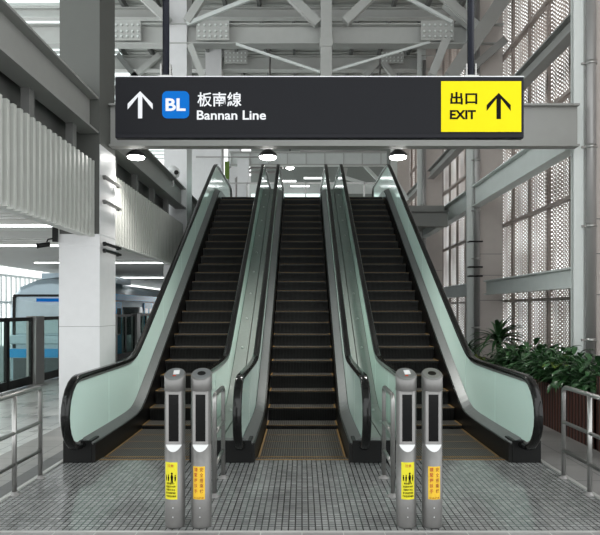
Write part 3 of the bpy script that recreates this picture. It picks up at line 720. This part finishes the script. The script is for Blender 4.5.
# ------------------------------------------------------------------ sensor bollards
def bollard(x, label, sticker, top, sang):
    t = thing('sensor_post', label, 'bollard', (x, 4.76, 0), 'steel sensor posts before the escalators')
    R = .078; N_ = 40
    def ring(z, d, r=R, tilt=0):
        out = []
        for j in range(N_):
            a = 2*PI*j/N_; xx, yy = r*math.cos(a), r*math.sin(a)
            out.append((xx, max(yy, -d), z+tilt*yy))
        return out
    m = MB(); m.rings([ring(0, 1, R-.002), ring(.01, 1), [(a, b, .637-1.6*max(0, -b-.047)) for a, b, c in ring(.6, 1)]], 0, True); m.build('post_body', 'steel_soft', t)
    m = MB(); m.rings([ring(.637, .047), ring(1.05, .047), ring(1.052, .047)], 0, False)
    sb = m.build('sensor_housing', 'steel_soft', t)
    # light chamfer at the foot of the flat face
    b = []
    for i in range(13):
        xx = -.060+.010*i; d = math.sqrt(R*R-xx*xx); b.append((xx, -d-.0015, .637-1.6*(max(0, d-.047))))
    tp = [(-.060+.010*i, -.0485, .639) for i in range(13)]
    m = MB(); n = 13; m.add(b+tp, [(i, i+1, n+i+1, n+i) for i in range(n-1)]); m.build('chamfer', 'white', t)
    m = MB(); m.box(-.058, -.038, -.053, -.045, .64, 1.048); m.box(.038, .058, -.053, -.045, .64, 1.048); m.box(-.038, .038, -.053, -.045, 1.022, 1.048); m.box(-.038, .038, -.053, -.045, .64, .662)
    bevel(m.build('window_frame', 'pipe', t), .002)
    MB().box(-.038, .038, -.0505, -.045, .662, 1.022).build('sensor_window', 'darkglass', t)
    m = MB(); m.rings([ring(1.05, 1, R+.001), ring(1.052, 1, R+.003), ring(1.170, 1, R+.003, .5), ring(1.178, 1, R-.002, .5)], 0, True)
    hd = m.build('head', 'steel_soft', t)
    def tilted(a, b_, z=1.1735): return (a*.9, b_*.9, z+.006+.5*b_*.9)
    m = MB()
    m.rings([[tilted(.078*math.cos(2*PI*j/32), .078*math.sin(2*PI*j/32), 1.1725) for j in range(32)], [tilted(.076*math.cos(2*PI*j/32), .076*math.sin(2*PI*j/32), 1.175) for j in range(32)]], 0, False); m.build('top_plate', 'deckin', t)
    if top == 'lens':
        m = MB(); m.rings([[tilted(.036*math.cos(2*PI*j/24), .036*math.sin(2*PI*j/24)*.8, 1.175) for j in range(24)], [tilted(.034*math.cos(2*PI*j/24), .034*math.sin(2*PI*j/24)*.8, 1.178) for j in range(24)]], 0, False); m.build('lens', 'black', t)
    else:
        m = MB(); m.add([tilted(-.012, -.02, 1.177), tilted(.040, -.015, 1.177), tilted(.034, .045, 1.177), tilted(-.018, .040, 1.177)], [(0, 1, 2, 3)]); m.build('card_label', 'white', t)
        m = MB(); m.add([tilted(-.012, -.045, 1.177), tilted(.015, -.042, 1.177), tilted(.012, -.025, 1.177), tilted(-.014, -.028, 1.177)], [(0, 1, 2, 3)]); m.build('red_label', 'inkred', t)
    for z in (.09, .16): MB().tube([(0.0, -R+.002, z), (0.0, -R-.003, z)], .005, 8).build('screw', 'steel_light', t)
    # sticker wrapped on the post
    if sticker == 'lemon': z0, z1, hw = .224, .508, .054
    else: z0, z1, hw = .224, .476, .049
    RR = R+.0012; n = 10
    m = MB(); rr_ = []
    for i in range(n+1):
        a = sang+(-hw+2*hw*i/n)/RR; rr_.append((RR*math.sin(a), -RR*math.cos(a)))
    m.add([(p, q, z0) for p, q in rr_]+[(p, q, z1) for p, q in rr_], [(i, i+1, n+1+i+1, n+1+i) for i in range(n)], 0, True)
    st = m.build('sticker', 'stickY' if sticker == 'lemon' else 'stickO', t); st['label'] = 'lemon yellow notice sticker' if sticker == 'lemon' else 'amber sticker with two columns of characters'
    RT = RR+.0012
    if sticker == 'lemon':
        letter('注意', .05, .022, 'inkred', st, (0, 0, .482), .01, R=RT, ang=sang)
        # pictogram: people beside a wheelchair-like shape
        m = MB()
        def blob(cx, cz, w2, h2):
            k = 10; vs = []
            for j in range(k):
                a = 2*PI*j/k; xx = cx+w2*math.cos(a); q = sang+xx/RT; vs.append((RT*math.sin(q), -RT*math.cos(q), cz+h2*math.sin(a)))
            m.add(vs, [tuple(range(k))])
        for cx, s in ((-.036, .7), (-.016, .8), (.012, 1.25), (.038, .75)):
            blob(cx, .385+.03*s, .006*s, .007*s); blob(cx, .385+.006*s, .0085*s, .018*s); blob(cx-.004*s, .385-.014*s, .003*s, .016*s); blob(cx+.004*s, .385-.014*s, .003*s, .016*s)
        m.build('pictogram', 'ink', st)
        for i, (tx, ww) in enumerate((('請緊握扶手', .066), ('站穩踏階勿奔跑', .08), ('照顧同行老幼', .072), ('嬰兒車請搭電梯', .08), ('行李請搭乘電梯', .088))):
            letter(tx, ww, .0155, 'ink', st, (0, 0, .347-.0245*i), .01, R=RT, ang=sang)
    else:
        for ci, (cx, tx) in enumerate(((-.023, '請緊握扶手'), (.023, '安全搭乘梯'))):
            for i, ch in enumerate(tx):
                letter(ch, .028, .031, 'inkbrown' if ci else 'inkred', st, (0, 0, .452-.041*i), .012, R=RT, ang=sang+cx/RT)
        letter('台北捷運', .08, .011, 'inkbrown', st, (0, 0, .236), .01, R=RT, ang=sang)
    return t
bollard(-.986, 'left one of the left pair of sensor posts, lemon notice, white card on top', 'lemon', 'card', -.25)
bollard(-.780, 'right one of the left pair of sensor posts, amber notice, black disc on top', 'amber', 'lens', -.13)
bollard(.808, 'left one of the right pair of sensor posts, lemon notice, white card on top', 'lemon', 'card', .04)
bollard(1.010, 'right one of the right pair of sensor posts, amber notice, black disc on top', 'amber', 'lens', .03)

# ------------------------------------------------------------------ planters and plants
def planter(x0, x1, y0, y1, h, label):
    t = thing('wooden_planter', label, 'planter', ((x0+x1)/2, y0, 0)); W = (x1-x0)/2; D = y1-y0
    m = MB(); m.box(-W+.03, W, .03, D, .03, h-.06); m.build('liner', 'black', t)
    m = MB(); y = 0
    while y < D-.01: m.box(-W, -W+.03, y, min(y+.082, D), .0, h); y += .09
    k = -W
    while k < W-.01: m.box(k, min(k+.082, W), 0, .03, 0, h); k += .09
    m.build('slat_side', 'wood', t)
    MB().box(-W+.03, W, .03, D, h-.06, h-.04).build('soil', 'soil', t)
    return t
planter(3.50, 4.15, 7.32, 14.8, .62, 'long low planter clad in dark red brown wooden slats beside the right escalator')
planter(3.50, 4.15, 6.55, 7.28, .88, 'taller dark wooden slat planter box at the right edge behind the railing')
def blade(m, base, az, L_, wd, lift, droop, fold=.25, mi=0, n=7, stalk=0):
    """curved leaf with a pointed tip, optional bare stalk"""
    d = Vector((math.cos(az), math.sin(az), 0)); s = Vector((-math.sin(az), math.cos(az), 0)); p = Vector(base)
    el = lift; pts = []; st = L_/n
    if stalk:
        q = p.copy(); tp = [q.copy()]
        for i in range(3):
            q = q+(d*math.cos(el)+Vector((0,0,1))*math.sin(el))*stalk/3; tp.append(q.copy()); el -= droop*.12
        m.tube(tp, .004, 5, mi); p = q
    for i in range(n+1):
        pts.append((p.copy(), el)); p = p+(d*math.cos(el)+Vector((0,0,1))*math.sin(el))*st; el -= droop/n
    vs = []; fs = []
    for i, (q, e) in enumerate(pts):
        u = i/n; wv = wd*math.sin(PI*min(1, (u*.93+.05)))**.75*(1 if u < .45 else (1-(u-.45)*.5)) if i < n else .002
        up = Vector((0,0,1))*math.cos(e)-d*math.sin(e)
        vs += [q-s*wv/2+up*wv*fold*.5, q, q+s*wv/2+up*wv*fold*.5]
    for i in range(n): fs += [(3*i, 3*i+1, 3*i+4, 3*i+3), (3*i+1, 3*i+2, 3*i+5, 3*i+4)]
    m.add(vs, fs, mi, True)
def lily(seed, n=58, mt='leaf'):
    R_ = random.Random(seed); m = MB()
    for i in range(n):
        az = R_.uniform(0, 2*PI); lf = R_.uniform(.5, 1.45)
        blade(m, (.05*math.cos(az), .05*math.sin(az), 0), az, R_.uniform(.17, .27), R_.uniform(.065, .105), lf, R_.uniform(.9, 1.9), stalk=R_.uniform(.15, .5))
    return m
meshes = [lily(s).build('leafy_plant', 'leaf') for s in (1, 2, 3, 4)]
spots = []
R_ = random.Random(5)
for r_, y in enumerate(frange(7.6, 11.7, 11)):
    for c_ in range(2): spots.append((3.82+.2*c_+R_.uniform(-.05, .05), y+R_.uniform(-.1, .1)+.17*c_))
for i, (x, y) in enumerate(spots):
    o = meshes[i] if i < 4 else meshes[i % 4].copy()
    if i >= 4: COL.objects.link(o)
    o.location = (x, y, .58); o.rotation_euler = (0, 0, R_.uniform(0, 6.28)); s = R_.uniform(.82, 1.08); s *= 1.0 if y < 11 else .8; o.scale = (s, s, s)
    tag(o, 'broad leaved dark green plant in the dense foliage filling the long low planter', 'plant', 'broad leaved plants in the long planter')
for i, (x, y) in enumerate(((3.92, 6.9), (4.0, 7.1))):
    o = meshes[i].copy(); COL.objects.link(o); o.location = (x, y, .80); o.rotation_euler = (0, 0, 2+i); o.scale = (.6,)*3
    tag(o, ['nearer', 'further'][i]+' broad leaved green plant in the taller planter box at the right edge', 'plant', 'plants in the tall planter box')
# rosette plant
m = MB(); R_ = random.Random(3)
for i in range(64):
    az = R_.uniform(0, 2*PI); lf = R_.uniform(.1, 1.5)
    blade(m, (0, 0, .30+.12*R_.random()), az, R_.uniform(.45, .68), .06, lf, R_.uniform(1.0, 2.0), .5)
rt = thing('rosette_plant', 'spiky rosette plant with long arching leaves standing above the foliage at the far end', 'plant', (4.03, 12.6, .58)); rt.scale = (1.2, 1.2, 1.12)
m.build('leaves', 'leafdark', rt); MB().tube([(0, 0, -.02), (0.01, 0, .45)], [.035, .025], 10).build('stem', 'wood', rt)
m = MB()
for i in range(26):
    az = R_.uniform(0, 2*PI); blade(m, (0, 0, .12), az, R_.uniform(.3, .5), .05, R_.uniform(.2, 1.4), R_.uniform(.8, 1.6), .4)
for i, (x, y) in enumerate(((3.80, 14.1), (3.95, 14.6), (3.66, 14.4))):
    o = m.build('fern_plant', 'leafdark', None, (x, y, .58)); o.rotation_euler.z = i*1.3
    tag(o, ['middle', 'furthest', 'nearest'][i]+' of three low dark narrow leaved plants at the far planter end', 'plant', 'low plants at the planter end')
m = MB()
for i in range(160):
    az = R_.uniform(0, 2*PI); x, y = R_.uniform(-.12, .12), R_.uniform(-.45, .45)
    blade(m, (x, y, 0), az, R_.uniform(.08, .15), .04, R_.uniform(.3, 1.3), 1.2, .3, n=4)
tag(m.build('yellow_ground_plant', 'leafyellow', None, (3.70, 13.1, .60)), 'patch of low yellow green ground plant in front of the rosette plant', 'plant')
m = MB()
for i in range(6): blade(m, (0, 0, 0), i*1.05, .22, .12, .5, 1.2, .3)
tag(m.build('young_plant', 'leafyellow', None, (3.58, 8.62, .86)), 'small bright yellow green young leaves at the planter edge', 'plant')
